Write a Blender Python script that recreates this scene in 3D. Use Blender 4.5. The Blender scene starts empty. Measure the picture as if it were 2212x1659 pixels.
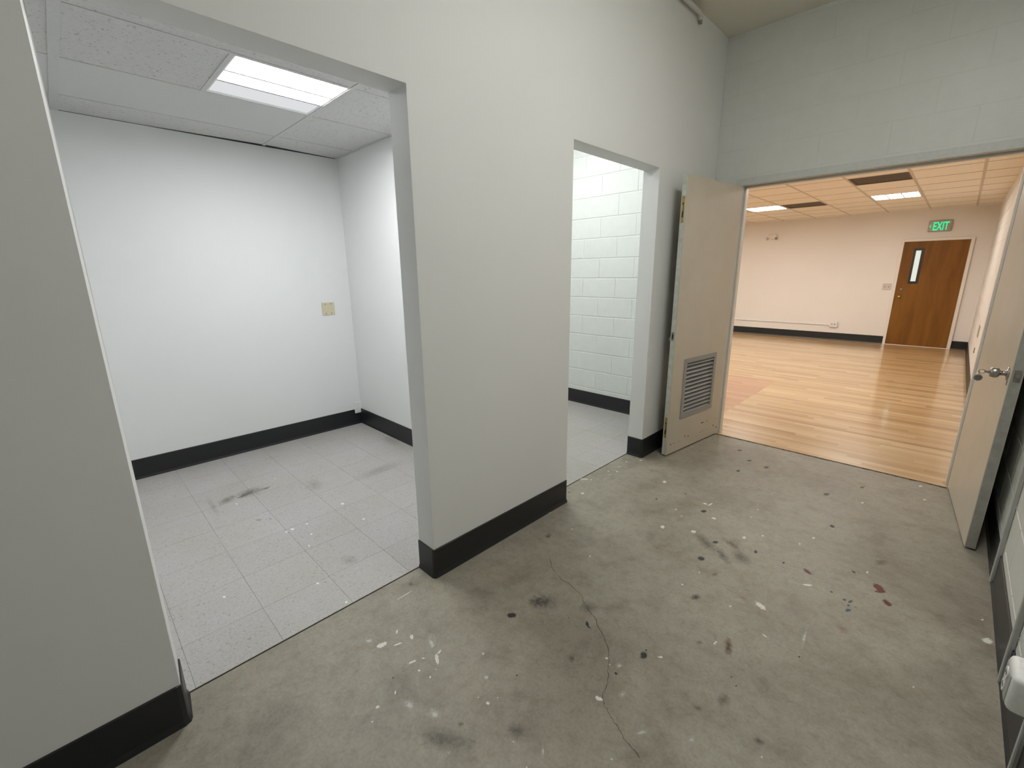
import bpy, bmesh, math, random
from mathutils import Vector, Matrix
random.seed(7)
S = bpy.context.scene
COL = S.collection

# ---------------------------------------------------------------- camera
cam_data = bpy.data.cameras.new('camera')
cam_data.sensor_width = 36.0
cam_data.lens = 953.378 / 2212.0 * 36.0
cam_data.clip_start = 0.02
cam = bpy.data.objects.new('camera', cam_data)
right = Vector((0.71054175, 0.70359329, -0.00932195))
up = Vector((-0.1640073, 0.17848094, 0.97017842))
fwd = Vector((-0.68427482, 0.6878234, -0.2422126))
cam.matrix_world = Matrix(((right.x, up.x, -fwd.x, 1.63097), (right.y, up.y, -fwd.y, 0.0),
                           (right.z, up.z, -fwd.z, 1.47673), (0, 0, 0, 1)))
COL.objects.link(cam)
S.camera = cam

# ---------------------------------------------------------------- world and exposure
world = bpy.data.worlds.new('world')
world.use_nodes = True
world.node_tree.nodes['Background'].inputs[0].default_value = (0.02, 0.02, 0.02, 1)
S.world = world
S.view_settings.view_transform = 'Standard'
S.view_settings.look = 'None'
S.view_settings.gamma = 1.0
S.view_settings.use_curve_mapping = False
S.view_settings.exposure = 0.0
L_OFFICE, L_STORE, L_HALL, L_HALL_FILL, L_FAR = 52.0, 17.0, 27.5, 3.5, 36.0      # luminance of the lamps' lenses
C_OFFICE, C_STORE, C_HALL, C_FAR = (0.96, 0.975, 0.99), (0.975, 1.0, 0.98), (0.985, 0.98, 0.95), (1.0, 0.965, 0.92)

# ---------------------------------------------------------------- dimensions (metres)
T = 0.128                       # partition thickness; its corridor face is x = 0
YA, YB, YC, YD = 0.056, 1.0805, 2.1396, 3.135   # the two openings along y
LZ = 2.188                      # lintel height
YE = 4.121                      # end wall, corridor face
C0 = 3.279                      # corridor ceiling
W = 1.985                       # right wall
D1, YR1, C1 = 2.525, 1.977, 2.4906  # office: depth, right wall, ceiling
YR2 = 4.08                      # block wall of the storeroom
XL, XR, ZD = 0.235, 1.798, 2.162    # double door opening
YF, WF, CF = 11.831, 1.917, 2.5855  # far room: back wall, right wall, ceiling
XF = -4.6
BB = 0.158
G = 0.6096

# ---------------------------------------------------------------- node materials
def new_mat(name):
    m = bpy.data.materials.new(name)
    m.use_nodes = True
    nt = m.node_tree
    b = nt.nodes['Principled BSDF']
    return m, nt, b

def N(nt, typ, **kw):
    n = nt.nodes.new(typ)
    for k, v in kw.items():
        setattr(n, k, v)
    return n

def setv(n, **kw):
    for k, v in kw.items():
        n.inputs[k.replace('_', ' ')].default_value = v
    return n

def pos(nt):
    return N(nt, 'ShaderNodeNewGeometry').outputs['Position']

def noise(nt, vec, scale, detail=4, rough=0.55, distortion=0.0):
    n = N(nt, 'ShaderNodeTexNoise')
    n.inputs['Scale'].default_value = scale
    n.inputs['Detail'].default_value = detail
    n.inputs['Roughness'].default_value = rough
    n.inputs['Distortion'].default_value = distortion
    if vec is not None:
        nt.links.new(vec, n.inputs['Vector'])
    return n.outputs['Fac']

def ramp(nt, fac, stops):
    r = N(nt, 'ShaderNodeValToRGB')
    e = r.color_ramp.elements
    while len(e) < len(stops):
        e.new(0.5)
    for el, (p, c) in zip(e, stops):
        el.position = p
        el.color = tuple(c) + (1,) if len(c) == 3 else c
    nt.links.new(fac, r.inputs['Fac'])
    return r.outputs['Color']

def mix(nt, fac, a, b, mode='MIX'):
    m = N(nt, 'ShaderNodeMix', data_type='RGBA', blend_type=mode)
    for sock, v in ((m.inputs[0], fac), (m.inputs[6], a), (m.inputs[7], b)):
        if hasattr(v, 'is_output'):
            nt.links.new(v, sock)
        elif isinstance(v, (int, float)):
            sock.default_value = v
        else:
            sock.default_value = tuple(v) + (1,)
    return m.outputs[2]

def maths(nt, op, a, b=None, clamp=False):
    m = N(nt, 'ShaderNodeMath', operation=op, use_clamp=clamp)
    for i, v in enumerate((a, b)):
        if v is None:
            continue
        if hasattr(v, 'is_output'):
            nt.links.new(v, m.inputs[i])
        else:
            m.inputs[i].default_value = v
    return m.outputs[0]

def bump(nt, b, height, strength=0.2, dist=0.01):
    n = N(nt, 'ShaderNodeBump')
    n.inputs['Strength'].default_value = strength
    n.inputs['Distance'].default_value = dist
    nt.links.new(height, n.inputs['Height'])
    nt.links.new(n.outputs['Normal'], b.inputs['Normal'])

def mapped(nt, vec, scale):
    m = N(nt, 'ShaderNodeMapping')
    m.inputs['Scale'].default_value = scale
    nt.links.new(vec, m.inputs['Vector'])
    return m.outputs['Vector']

def plain(name, col, rough=0.5, metal=0.0, grain=0.04, gscale=60, bumpk=0.0, spec=0.5):
    """a painted or plastic or metal surface with a little mottling"""
    m, nt, b = new_mat(name)
    p = pos(nt)
    f = noise(nt, p, gscale, 3)
    dark = tuple(c * (1 - grain) for c in col)
    light = tuple(min(1, c * (1 + grain)) for c in col)
    nt.links.new(ramp(nt, f, [(0.3, dark), (0.7, light)]), b.inputs['Base Color'])
    setv(b, Roughness=rough, Metallic=metal)
    b.inputs['Specular IOR Level'].default_value = spec
    if bumpk:
        bump(nt, b, f, bumpk, 0.004)
    return m

def emit(name, col, strength):
    m = bpy.data.materials.new(name)
    m.use_nodes = True
    nt = m.node_tree
    nt.nodes.clear()
    e = N(nt, 'ShaderNodeEmission')
    e.inputs[0].default_value = tuple(col) + (1,)
    e.inputs[1].default_value = strength
    o = N(nt, 'ShaderNodeOutputMaterial')
    nt.links.new(e.outputs[0], o.inputs[0])
    return m

def make_concrete():
    m, nt, b = new_mat('stained_concrete')
    p = pos(nt)
    big = noise(nt, p, 1.3, 5, 0.6, 0.4)
    mid = noise(nt, p, 5.5, 6, 0.65, 0.3)
    fine = noise(nt, p, 90, 5, 0.7)
    c = ramp(nt, big, [(0.30, (0.245, 0.218, 0.175)), (0.50, (0.315, 0.292, 0.243)), (0.70, (0.350, 0.330, 0.275))])
    d = ramp(nt, mid, [(0.30, (0.69, 0.655, 0.60)), (0.47, (0.97, 0.955, 0.93)), (0.72, (1.14, 1.14, 1.12))])
    c = mix(nt, 0.85, c, d, 'MULTIPLY')
    sm = noise(nt, p, 24, 5, 0.7, 0.5)
    c = mix(nt, 0.75, c, ramp(nt, sm, [(0.30, (0.80, 0.775, 0.73)), (0.5, (1, 1, 1)), (0.72, (1.10, 1.10, 1.09))]), 'MULTIPLY')
    e = ramp(nt, fine, [(0.30, (0.80, 0.80, 0.79)), (0.55, (1, 1, 1)), (0.75, (1.12, 1.12, 1.12))])
    c = mix(nt, 0.8, c, e, 'MULTIPLY')
    v = N(nt, 'ShaderNodeTexVoronoi')
    v.inputs['Scale'].default_value = 26
    nt.links.new(p, v.inputs['Vector'])
    speck = ramp(nt, v.outputs['Distance'], [(0.03, (0.62, 0.60, 0.56)), (0.09, (1, 1, 1))])
    c = mix(nt, 0.35, c, speck, 'MULTIPLY')
    nt.links.new(c, b.inputs['Base Color'])
    r = ramp(nt, mid, [(0.3, (0.42,) * 3), (0.7, (0.60,) * 3)])
    nt.links.new(r, b.inputs['Roughness'])
    b.inputs['Specular IOR Level'].default_value = 0.35
    bump(nt, b, fine, 0.10, 0.003)
    return m

def make_vct():
    m, nt, b = new_mat('speckled_vinyl')
    p = pos(nt)
    oi = N(nt, 'ShaderNodeObjectInfo').outputs['Random']
    base = ramp(nt, oi, [(0.0, (0.445, 0.432, 0.412)), (0.5, (0.455, 0.440, 0.422)), (1.0, (0.468, 0.452, 0.436))])
    cloud = noise(nt, p, 2.2, 4, 0.6)
    base = mix(nt, 0.6, base, ramp(nt, cloud, [(0.35, (0.92, 0.915, 0.84)), (0.65, (1.03, 1.015, 1.06))]), 'MULTIPLY')
    s1 = noise(nt, mapped(nt, p, (1, 1, 1)), 110, 2, 0.6, 0.8)
    base = mix(nt, 0.75, base, ramp(nt, s1, [(0.30, (0.52, 0.50, 0.47)), (0.41, (1, 1, 1)), (0.62, (1, 1, 1)), (0.74, (1.22, 1.22, 1.23))]), 'MULTIPLY')
    s2 = noise(nt, p, 240, 2, 0.5)
    base = mix(nt, 0.5, base, ramp(nt, s2, [(0.32, (0.7, 0.7, 0.69)), (0.5, (1, 1, 1)), (0.72, (1.15, 1.15, 1.16))]), 'MULTIPLY')
    nt.links.new(base, b.inputs['Base Color'])
    setv(b, Roughness=0.42)
    b.inputs['Specular IOR Level'].default_value = 0.3
    return m

def make_wood_floor(name, stops, attr):
    m, nt, b = new_mat(name)
    p = pos(nt)
    if attr:
        a = N(nt, 'ShaderNodeAttribute', attribute_name='tone')
        rnd = a.outputs['Fac']
    else:
        rnd = N(nt, 'ShaderNodeObjectInfo').outputs['Random']
    c = ramp(nt, rnd, stops)
    off = N(nt, 'ShaderNodeCombineXYZ')
    nt.links.new(maths(nt, 'MULTIPLY', rnd, 37.0), off.inputs[0])
    nt.links.new(maths(nt, 'MULTIPLY', rnd, 11.0), off.inputs[2])
    vadd = N(nt, 'ShaderNodeVectorMath', operation='ADD')
    nt.links.new(p, vadd.inputs[0])
    nt.links.new(off.outputs[0], vadd.inputs[1])
    gr = noise(nt, mapped(nt, vadd.outputs[0], (1.6, 42, 42)), 2.4, 5, 0.6, 0.3)
    c = mix(nt, 0.7, c, ramp(nt, gr, [(0.28, (0.80, 0.74, 0.66)), (0.5, (1, 1, 1)), (0.72, (1.08, 1.08, 1.08))]), 'MULTIPLY')
    nt.links.new(c, b.inputs['Base Color'])
    setv(b, Roughness=0.32)
    b.inputs['Coat Weight'].default_value = 0.7
    b.inputs['Coat Roughness'].default_value = 0.12
    return m

def make_tile(name, col, holes):
    m, nt, b = new_mat(name)
    p = pos(nt)
    f = noise(nt, p, 70, 3, 0.6, 0.6)
    c = tuple(col)
    if holes:
        k = ramp(nt, f, [(0.30, tuple(x * 0.52 for x in c)), (0.38, tuple(x * 0.93 for x in c)), (0.7, c)])
    else:
        k = ramp(nt, f, [(0.3, tuple(x * 0.97 for x in c)), (0.7, c)])
    nt.links.new(k, b.inputs['Base Color'])
    setv(b, Roughness=0.9)
    if holes:
        bump(nt, b, f, 0.5, 0.006)
    return m

def make_block(name, col, k=0.25):
    m, nt, b = new_mat(name)
    p = pos(nt)
    f = noise(nt, p, 120, 4, 0.7)
    g = noise(nt, p, 14, 3, 0.6)
    c = ramp(nt, g, [(0.3, tuple(x * 0.965 for x in col)), (0.7, col)])
    nt.links.new(c, b.inputs['Base Color'])
    setv(b, Roughness=0.42)
    bump(nt, b, f, k, 0.005)
    return m

def make_wall(name, col, rough=0.55, k=0.06):
    m, nt, b = new_mat(name)
    p = pos(nt)
    f = noise(nt, p, 220, 3, 0.6)
    g = noise(nt, p, 1.1, 3, 0.5)
    c = ramp(nt, g, [(0.3, tuple(x * 0.975 for x in col)), (0.7, col)])
    nt.links.new(c, b.inputs['Base Color'])
    setv(b, Roughness=rough)
    b.inputs['Specular IOR Level'].default_value = 0.35
    bump(nt, b, f, k, 0.002)
    return m

def make_door_wood():
    m, nt, b = new_mat('stained_birch')
    p = pos(nt)
    g = noise(nt, mapped(nt, p, (5, 5, 0.6)), 1.6, 4, 0.5, 0.6)
    fine = noise(nt, mapped(nt, p, (60, 60, 1.5)), 5.0, 4, 0.6)
    c = ramp(nt, g, [(0.28, (0.150, 0.060, 0.009)), (0.5, (0.205, 0.085, 0.012)), (0.72, (0.245, 0.106, 0.017))])
    c = mix(nt, 0.25, c, ramp(nt, fine, [(0.3, (0.82, 0.8, 0.76)), (0.7, (1.08, 1.08, 1.08))]), 'MULTIPLY')
    nt.links.new(c, b.inputs['Base Color'])
    setv(b, Roughness=0.5)
    b.inputs['Specular IOR Level'].default_value = 0.25
    return m

def make_door_paint():
    m, nt, b = new_mat('worn_door_paint')
    p = pos(nt)
    g = noise(nt, p, 3.0, 4, 0.6)
    c = ramp(nt, g, [(0.3, (0.555, 0.505, 0.41)), (0.7, (0.605, 0.55, 0.452))])
    sc = noise(nt, mapped(nt, p, (1, 1, 1.6)), 34, 5, 0.75, 0.6)
    chips = ramp(nt, sc, [(0.255, (0.30, 0.26, 0.20)), (0.285, (1, 1, 1))])
    c = mix(nt, 0.8, c, chips, 'MULTIPLY')
    nt.links.new(c, b.inputs['Base Color'])
    setv(b, Roughness=0.38)
    bump(nt, b, noise(nt, p, 160, 3), 0.05, 0.002)
    return m

def make_spot(name, col, alpha, soft):
    """a dried splash or a soaked-in stain: ragged outline from noise, seen from any side"""
    m, nt, b = new_mat(name)
    tc = N(nt, 'ShaderNodeTexCoord').outputs['Object']
    ln = N(nt, 'ShaderNodeVectorMath', operation='LENGTH')
    nt.links.new(tc, ln.inputs[0])
    p = pos(nt)
    ns = noise(nt, p, 160 if not soft else 60, 4, 0.65)
    r = maths(nt, 'ADD', ln.outputs['Value'], maths(nt, 'MULTIPLY', maths(nt, 'SUBTRACT', ns, 0.5), 1.3 if not soft else 1.6))
    a = ramp(nt, r, [(0.55, (alpha,) * 3), (0.72 if not soft else 0.97, (0, 0, 0))]) if not soft else \
        ramp(nt, r, [(0.0, (alpha,) * 3), (0.95, (0, 0, 0))])
    b.inputs['Base Color'].default_value = tuple(col) + (1,)
    setv(b, Roughness=0.5)
    nt.links.new(a, b.inputs['Alpha'])
    return m

M = {}
M['wall'] = make_wall('painted_drywall', (0.80, 0.81, 0.80))
M['ceil'] = make_wall('painted_slab', (0.76, 0.73, 0.63), 0.8)
M['block'] = make_block('painted_block', (0.76, 0.79, 0.76), 0.30)
M['block_end'] = make_block('painted_block_hall', (0.70, 0.715, 0.68), 0.10)
M['block_far'] = make_block('painted_block_far', (0.82, 0.785, 0.74), 0.15)
M['block_right'] = make_block('painted_block_right', (0.70, 0.72, 0.68), 0.12)
M['farwall'] = make_wall('cream_drywall', (0.82, 0.775, 0.725))
M['concrete'] = make_concrete()
M['vct'] = make_vct()
WOOD = [(0.0, (0.33, 0.19, 0.075)), (0.12, (0.43, 0.27, 0.120)), (0.5, (0.505, 0.335, 0.162)), (0.85, (0.56, 0.385, 0.20)), (1.0, (0.63, 0.455, 0.255))]
RED = [(0.0, (0.40, 0.205, 0.10)), (0.5, (0.46, 0.250, 0.128)), (1.0, (0.51, 0.29, 0.155))]
M['wood'] = make_wood_floor('maple_strip', WOOD, False)
M['wood_all'] = make_wood_floor('maple_strip_field', WOOD, True)
M['redwood'] = make_wood_floor('red_strip', RED, False)
M['redwood_all'] = make_wood_floor('red_strip_field', RED, True)
M['subfloor'] = plain('dark_subfloor', (0.05, 0.035, 0.02), 0.8)
M['grout'] = plain('tile_bed', (0.13, 0.12, 0.11), 0.8)
M['base'] = plain('black_rubber', (0.012, 0.0135, 0.015), 0.40, grain=0.1, gscale=20)
M['tile'] = make_tile('fissured_tile', (0.66, 0.66, 0.645), True)
M['tile_smooth'] = make_tile('smooth_tile', (0.64, 0.645, 0.635), False)
M['tile_far'] = make_tile('far_tile', (0.90, 0.83, 0.72), False)
M['grid'] = plain('white_tee', (0.58, 0.585, 0.57), 0.45)
M['grid_far'] = plain('tan_tee', (0.60, 0.51, 0.40), 0.45)
M['plenum'] = plain('dark_plenum', (0.05, 0.05, 0.05), 0.9)
M['white_metal'] = plain('white_enamel', (0.80, 0.80, 0.79), 0.35)
M['ivory'] = plain('ivory_plastic', (0.62, 0.57, 0.40), 0.4)
M['white_plastic'] = plain('white_plastic', (0.80, 0.80, 0.78), 0.4)
M['grey_plastic'] = plain('grey_plastic', (0.42, 0.42, 0.40), 0.45)
M['dark'] = plain('dark_slot', (0.012, 0.012, 0.012), 0.7)
M['door'] = make_door_paint()
M['door_edge'] = plain('chipped_edge_paint', (0.56, 0.58, 0.52), 0.45, grain=0.12, gscale=25)
M['frame'] = plain('frame_paint', (0.60, 0.615, 0.59), 0.42)
M['frame_far'] = plain('cream_casing', (0.80, 0.74, 0.67), 0.42)
M['louver'] = plain('grey_louver_metal', (0.30, 0.305, 0.305), 0.42)
M['door_edge_grey'] = plain('grey_edge_paint', (0.34, 0.335, 0.30), 0.45, grain=0.12, gscale=25)
M['pale_plate'] = plain('pale_plate', (0.62, 0.565, 0.52), 0.4)
M['brass'] = plain('tarnished_brass', (0.42, 0.30, 0.11), 0.38, 0.9, grain=0.2, gscale=80)
M['steel'] = plain('brushed_steel', (0.42, 0.40, 0.37), 0.28, 1.0)
M['aged_steel'] = plain('aged_steel', (0.28, 0.27, 0.25), 0.45, 0.8, grain=0.2)
M['pipe'] = plain('painted_pipe', (0.62, 0.62, 0.57), 0.45)
M['strip'] = plain('painted_strip', (0.50, 0.525, 0.49), 0.45)
M['door_wood'] = make_door_wood()
M['lite_frame'] = plain('dark_lite_frame', (0.020, 0.014, 0.014), 0.4)
M['vent'] = plain('dull_brown_vent', (0.135, 0.105, 0.07), 0.7)
M['sign'] = plain('sign_plate', (0.38, 0.33, 0.27), 0.3)
M['green'] = emit('exit_green', (0.03, 1.0, 0.36), 1.0)
M['lit_pane'] = emit('lit_pane', (0.90, 0.93, 0.78), 0.88)
M['chip'] = plain('bare_wood_chip', (0.16, 0.11, 0.06), 0.7)
M['crack'] = plain('crack', (0.055, 0.047, 0.036), 0.9)
M['s_white'] = make_spot('paint_white', (0.74, 0.72, 0.64), 0.92, False)
M['s_vwhite'] = make_spot('paint_white_bright', (0.80, 0.80, 0.77), 0.95, False)
M['s_dark'] = make_spot('paint_black', (0.035, 0.030, 0.028), 0.85, False)
M['s_olive'] = make_spot('paint_olive', (0.36, 0.34, 0.18), 0.7, False)
M['s_red'] = make_spot('paint_red', (0.13, 0.015, 0.020), 0.85, False)
M['s_pink'] = make_spot('paint_pink', (0.42, 0.20, 0.16), 0.45, True)
M['s_teal'] = make_spot('paint_teal', (0.045, 0.085, 0.095), 0.85, False)
M['s_rust'] = make_spot('rust_stain', (0.13, 0.06, 0.02), 0.75, True)
M['s_smear'] = make_spot('dark_stain', (0.080, 0.073, 0.064), 0.46, True)
M['s_chalk'] = make_spot('chalky_stain', (0.62, 0.60, 0.53), 0.85, True)
M['s_vbrown'] = make_spot('worn_vinyl', (0.19, 0.165, 0.115), 0.55, True)
M['s_vsmear'] = make_spot('dirty_vinyl', (0.27, 0.24, 0.18), 0.25, True)

# ---------------------------------------------------------------- geometry helpers
def box(bm, x0, x1, y0, y1, z0, z1, bevel=0.0, seg=1):
    v = [bm.verts.new((x, y, z)) for z in (z0, z1) for y in (y0, y1) for x in (x0, x1)]
    fs = [bm.faces.new([v[i] for i in f]) for f in ((0, 2, 3, 1), (4, 5, 7, 6), (0, 1, 5, 4), (2, 6, 7, 3), (0, 4, 6, 2), (1, 3, 7, 5))]
    if bevel:
        es = {e for f in fs for e in f.edges}
        bmesh.ops.bevel(bm, geom=list(es), offset=bevel, segments=seg, affect='EDGES', profile=0.5)

def cyl(bm, p0, p1, r0, r1=None, n=20, caps=True):
    r1 = r0 if r1 is None else r1
    p0, p1 = Vector(p0), Vector(p1)
    d = (p1 - p0).normalized()
    a = d.orthogonal().normalized()
    b = d.cross(a)
    rings = []
    for p, r in ((p0, r0), (p1, r1)):
        rings.append([bm.verts.new(p + r * (math.cos(t) * a + math.sin(t) * b)) for t in [2 * math.pi * i / n for i in range(n)]])
    for i in range(n):
        j = (i + 1) % n
        bm.faces.new((rings[0][i], rings[0][j], rings[1][j], rings[1][i]))
    if caps:
        bm.faces.new(list(reversed(rings[0])))
        bm.faces.new(rings[1])

def lathe(bm, origin, axis, prof, n=24):
    """prof: (distance along axis, radius)"""
    o, d = Vector(origin), Vector(axis).normalized()
    a = d.orthogonal().normalized()
    b = d.cross(a)
    rings = []
    for s, r in prof:
        rings.append([bm.verts.new(o + d * s + r * (math.cos(2 * math.pi * i / n) * a + math.sin(2 * math.pi * i / n) * b)) for i in range(n)])
    for k in range(len(rings) - 1):
        for i in range(n):
            j = (i + 1) % n
            bm.faces.new((rings[k][i], rings[k][j], rings[k + 1][j], rings[k + 1][i]))
    bm.faces.new(list(reversed(rings[0])))
    bm.faces.new(rings[-1])

def tube(bm, pts, r, n=12):
    pts = [Vector(p) for p in pts]
    rings = []
    ref = None
    for i, p in enumerate(pts):
        d = (pts[min(i + 1, len(pts) - 1)] - pts[max(i - 1, 0)]).normalized()
        if ref is None:
            ref = d.orthogonal().normalized()
        a = (ref - d * ref.dot(d)).normalized()
        b = d.cross(a)
        rings.append([bm.verts.new(p + r * (math.cos(2 * math.pi * k / n) * a + math.sin(2 * math.pi * k / n) * b)) for k in range(n)])
    for u, v in zip(rings, rings[1:]):
        for k in range(n):
            j = (k + 1) % n
            bm.faces.new((u[k], u[j], v[j], v[k]))
    bm.faces.new(list(reversed(rings[0])))
    bm.faces.new(rings[-1])

def quad(bm, pts):
    bm.faces.new([bm.verts.new(p) for p in pts])

def mesh_of(name, bm, mat, smooth=False):
    bmesh.ops.recalc_face_normals(bm, faces=bm.faces)
    me = bpy.data.meshes.new(name)
    bm.to_mesh(me)
    bm.free()
    me.materials.append(M[mat] if isinstance(mat, str) else mat)
    if smooth:
        for p in me.polygons:
            p.use_smooth = True
    return me

def obj(name, bm, mat, parent=None, smooth=False, loc=None):
    o = bpy.data.objects.new(name, mesh_of(name, bm, mat, smooth))
    COL.objects.link(o)
    if parent is not None:
        o.parent = parent
    if loc is not None:
        o.location = loc
    return o

def tag(o, label, cat, group=None, kind=None):
    o['label'] = label
    o['category'] = cat
    if group:
        o['group'] = group
    if kind:
        o['kind'] = kind
    return o

def struct(name, bm, mat, label, cat):
    return tag(obj(name, bm, mat), label, cat, kind='structure')

def thing(name, loc, label, cat, group=None, kind=None, rotz=0.0):
    e = bpy.data.objects.new(name, None)
    e.empty_display_size = 0.1
    COL.objects.link(e)
    e.location = loc
    e.rotation_euler = (0, 0, rotz)
    return tag(e, label, cat, group, kind)

def one_box(name, dims, mat, parent=None, bevel=0.0, seg=1):
    bm = bmesh.new()
    box(bm, *dims, bevel=bevel, seg=seg)
    return obj(name, bm, mat, parent)

def copy_tree(src, loc):
    c = src.copy()
    COL.objects.link(c)
    c.location = loc
    for ch in [o for o in bpy.data.objects if o.parent == src]:
        k = ch.copy()
        COL.objects.link(k)
        k.parent = c
        for gch in [o for o in bpy.data.objects if o.parent == ch]:
            g = gch.copy()
            COL.objects.link(g)
            g.parent = k
    return c

def plate_hole(bm, u0, u1, z0, z1, h, x0, x1):
    """a slab in the (y, z) plane between x0 and x1 with the rectangular hole h = (y0, y1, z0, z1)"""
    A = [(u0, z0), (u1, z0), (u1, z1), (u0, z1)]
    B = [(h[0], h[2]), (h[1], h[2]), (h[1], h[3]), (h[0], h[3])]
    V = {}
    for x in (x0, x1):
        for k, P in (('a', A), ('b', B)):
            for i, (y, z) in enumerate(P):
                V[k, i, x] = bm.verts.new((x, y, z))
    for i in range(4):
        j = (i + 1) % 4
        for x in (x0, x1):
            bm.faces.new((V['a', i, x], V['a', j, x], V['b', j, x], V['b', i, x]))
        for k in 'ab':
            bm.faces.new((V[k, i, x0], V[k, j, x0], V[k, j, x1], V[k, i, x1]))

def sweep_base(name, path, mat='base', h=BB, t=0.006, toe=0.013):
    """rubber cove base swept along a floor path; the wall is on the right of the path"""
    prof = [(0, 0), (toe, 0), (toe, 0.003), (t + 0.004, 0.010), (t, 0.022), (t, h - 0.003), (t - 0.003, h), (0, h)]
    bm = bmesh.new()
    n = len(path)
    rings = []
    for i in range(n):
        p = Vector(path[i])
        d0 = (p - Vector(path[i - 1])).normalized() if i else None
        d1 = (Vector(path[i + 1]) - p).normalized() if i < n - 1 else None
        ns = [Vector((-d.y, d.x)) for d in (d0, d1) if d is not None]
        if len(ns) == 2:
            m = (ns[0] + ns[1]).normalized()
            m = m / max(0.3, m.dot(ns[0]))
        else:
            m = ns[0]
        rings.append([bm.verts.new((p.x + m.x * a, p.y + m.y * a, z)) for a, z in prof])
    k = len(prof)
    for r, s in zip(rings, rings[1:]):
        for i in range(k):
            j = (i + 1) % k
            bm.faces.new((r[i], r[j], s[j], s[i]))
    bm.faces.new(rings[0])
    bm.faces.new(list(reversed(rings[-1])))
    return bm

def block_wall(parent, mat, place, u_rng, z_rng, u_off, rects, proud, gap=0.008, bevel=0.003, name='block', gap_u=None):
    """running-bond blocks, each its own object. place(u, z, depth) -> world; rects = allowed (u0,u1,z0,z1)"""
    cache = {}
    h, L = 0.2032, 0.4064
    gap_u = gap if gap_u is None else gap_u
    r = int(math.floor(z_rng[0] / h))
    while r * h < z_rng[1] - 1e-4:
        off = u_off + (0.5 * L if r % 2 else 0.0)
        k = int(math.floor((u_rng[0] - off) / L))
        while off + k * L < u_rng[1]:
            for (a0, a1, b0, b1) in rects:
                u0, u1 = max(off + k * L + gap_u / 2, a0), min(off + (k + 1) * L - gap_u / 2, a1)
                z0, z1 = max(r * h + gap / 2, b0), min((r + 1) * h - gap / 2, b1)
                if u1 - u0 < 0.02 or z1 - z0 < 0.02:
                    continue
                key = (round(u1 - u0, 3), round(z1 - z0, 3))
                if key not in cache:
                    bm = bmesh.new()
                    A, B = Vector(place(0, 0, -0.02)), Vector(place(key[0], key[1], proud))
                    box(bm, min(A.x, B.x), max(A.x, B.x), min(A.y, B.y), max(A.y, B.y), min(A.z, B.z), max(A.z, B.z), bevel=bevel)
                    cache[key] = mesh_of(name, bm, mat)
                o = bpy.data.objects.new(name, cache[key])
                COL.objects.link(o)
                o.parent = parent
                o.location = Vector(place(u0, z0, 0)) - Vector(place(0, 0, 0))
            k += 1
        r += 1

# ================================================================ THE SETTING
# partition along the left, with its two cased-less openings
def partition():
    bm = bmesh.new()
    Y0 = -3.0
    out = [(Y0, 0), (YA, 0), (YA, LZ), (YB, LZ), (YB, 0), (YC, 0), (YC, LZ), (YD, LZ), (YD, 0), (YE, 0), (YE, C0), (Y0, C0)]
    a = [bm.verts.new((0, y, z)) for y, z in out]
    b = [bm.verts.new((-T, y + (0.012 if y == YA else 0.0), z)) for y, z in out]     # the near jamb is slightly splayed
    bm.faces.new(a)
    bm.faces.new(list(reversed(b)))
    n = len(out)
    for i in range(n):
        j = (i + 1) % n
        bm.faces.new((a[j], a[i], b[i], b[j]))
    es = []
    for e in bm.edges:
        v0, v1 = e.verts
        if abs(v0.co.x - v1.co.x) > 1e-4:
            continue
        if all(YA - .01 < v.co.y < YD + .01 and v.co.z < LZ + .01 for v in e.verts) and not (abs(v0.co.z) < 1e-4 and abs(v1.co.z) < 1e-4):
            es.append(e)
    near = [e for e in es if abs(e.verts[0].co.y - YA) < 0.02 and abs(e.verts[1].co.y - YA) < 0.02]
    rest = [e for e in es if e not in near]
    bmesh.ops.bevel(bm, geom=near, offset=0.003, segments=2, affect='EDGES', profile=0.5)
    rest = [e for e in rest if e.is_valid]
    bmesh.ops.bevel(bm, geom=rest, offset=0.002, segments=1, affect='EDGES', profile=0.5)
    return bm
wall_left = struct('wall_left', partition(), 'wall', 'smooth pale grey partition wall with two doorless openings', 'wall')

bm = bmesh.new(); box(bm, 0, W + .02, -3.0, YE, -0.10, 0)
box(bm, -T + 0.003, 0, YA, YB, -0.10, -0.0002); box(bm, -T + 0.003, 0, YC, YD, -0.10, -0.0002)
floor = struct('floor', bm, 'concrete', 'worn grey concrete corridor floor spattered with paint', 'floor')
bm = bmesh.new(); box(bm, -T, W + .1, -3.0, YE + .2, C0, C0 + .1)
struct('ceiling', bm, 'ceil', 'plain dull painted slab ceiling above the corridor', 'ceiling')
bm = bmesh.new(); box(bm, -T, W + .1, -3.1, -3.0, 0, C0)
struct('wall_back', bm, 'wall', 'plain corridor wall closing the end opposite the double doors', 'wall')

# right wall of painted block
bm = bmesh.new(); box(bm, W + 0.003, W + 0.15, -3.0, YE + .2, 0, C0)
wall_right = struct('wall_right', bm, 'block_right', 'grey painted block wall behind the open door with the knob', 'wall')
block_wall(wall_right, 'block_right', lambda u, z, d: (W + 0.003 - d, u, z), (0.9, 4.1), (0, 1.63), 0.05,
           [(0.9, 4.1, 0, 1.6256)], 0.003, gap=0.006, bevel=0.002)
b1 = sweep_base('x', [(W, -2.9), (W, YE)][::1])
struct('baseboard_right', b1, 'base', 'black rubber base along the grey block wall', 'baseboard')

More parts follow.
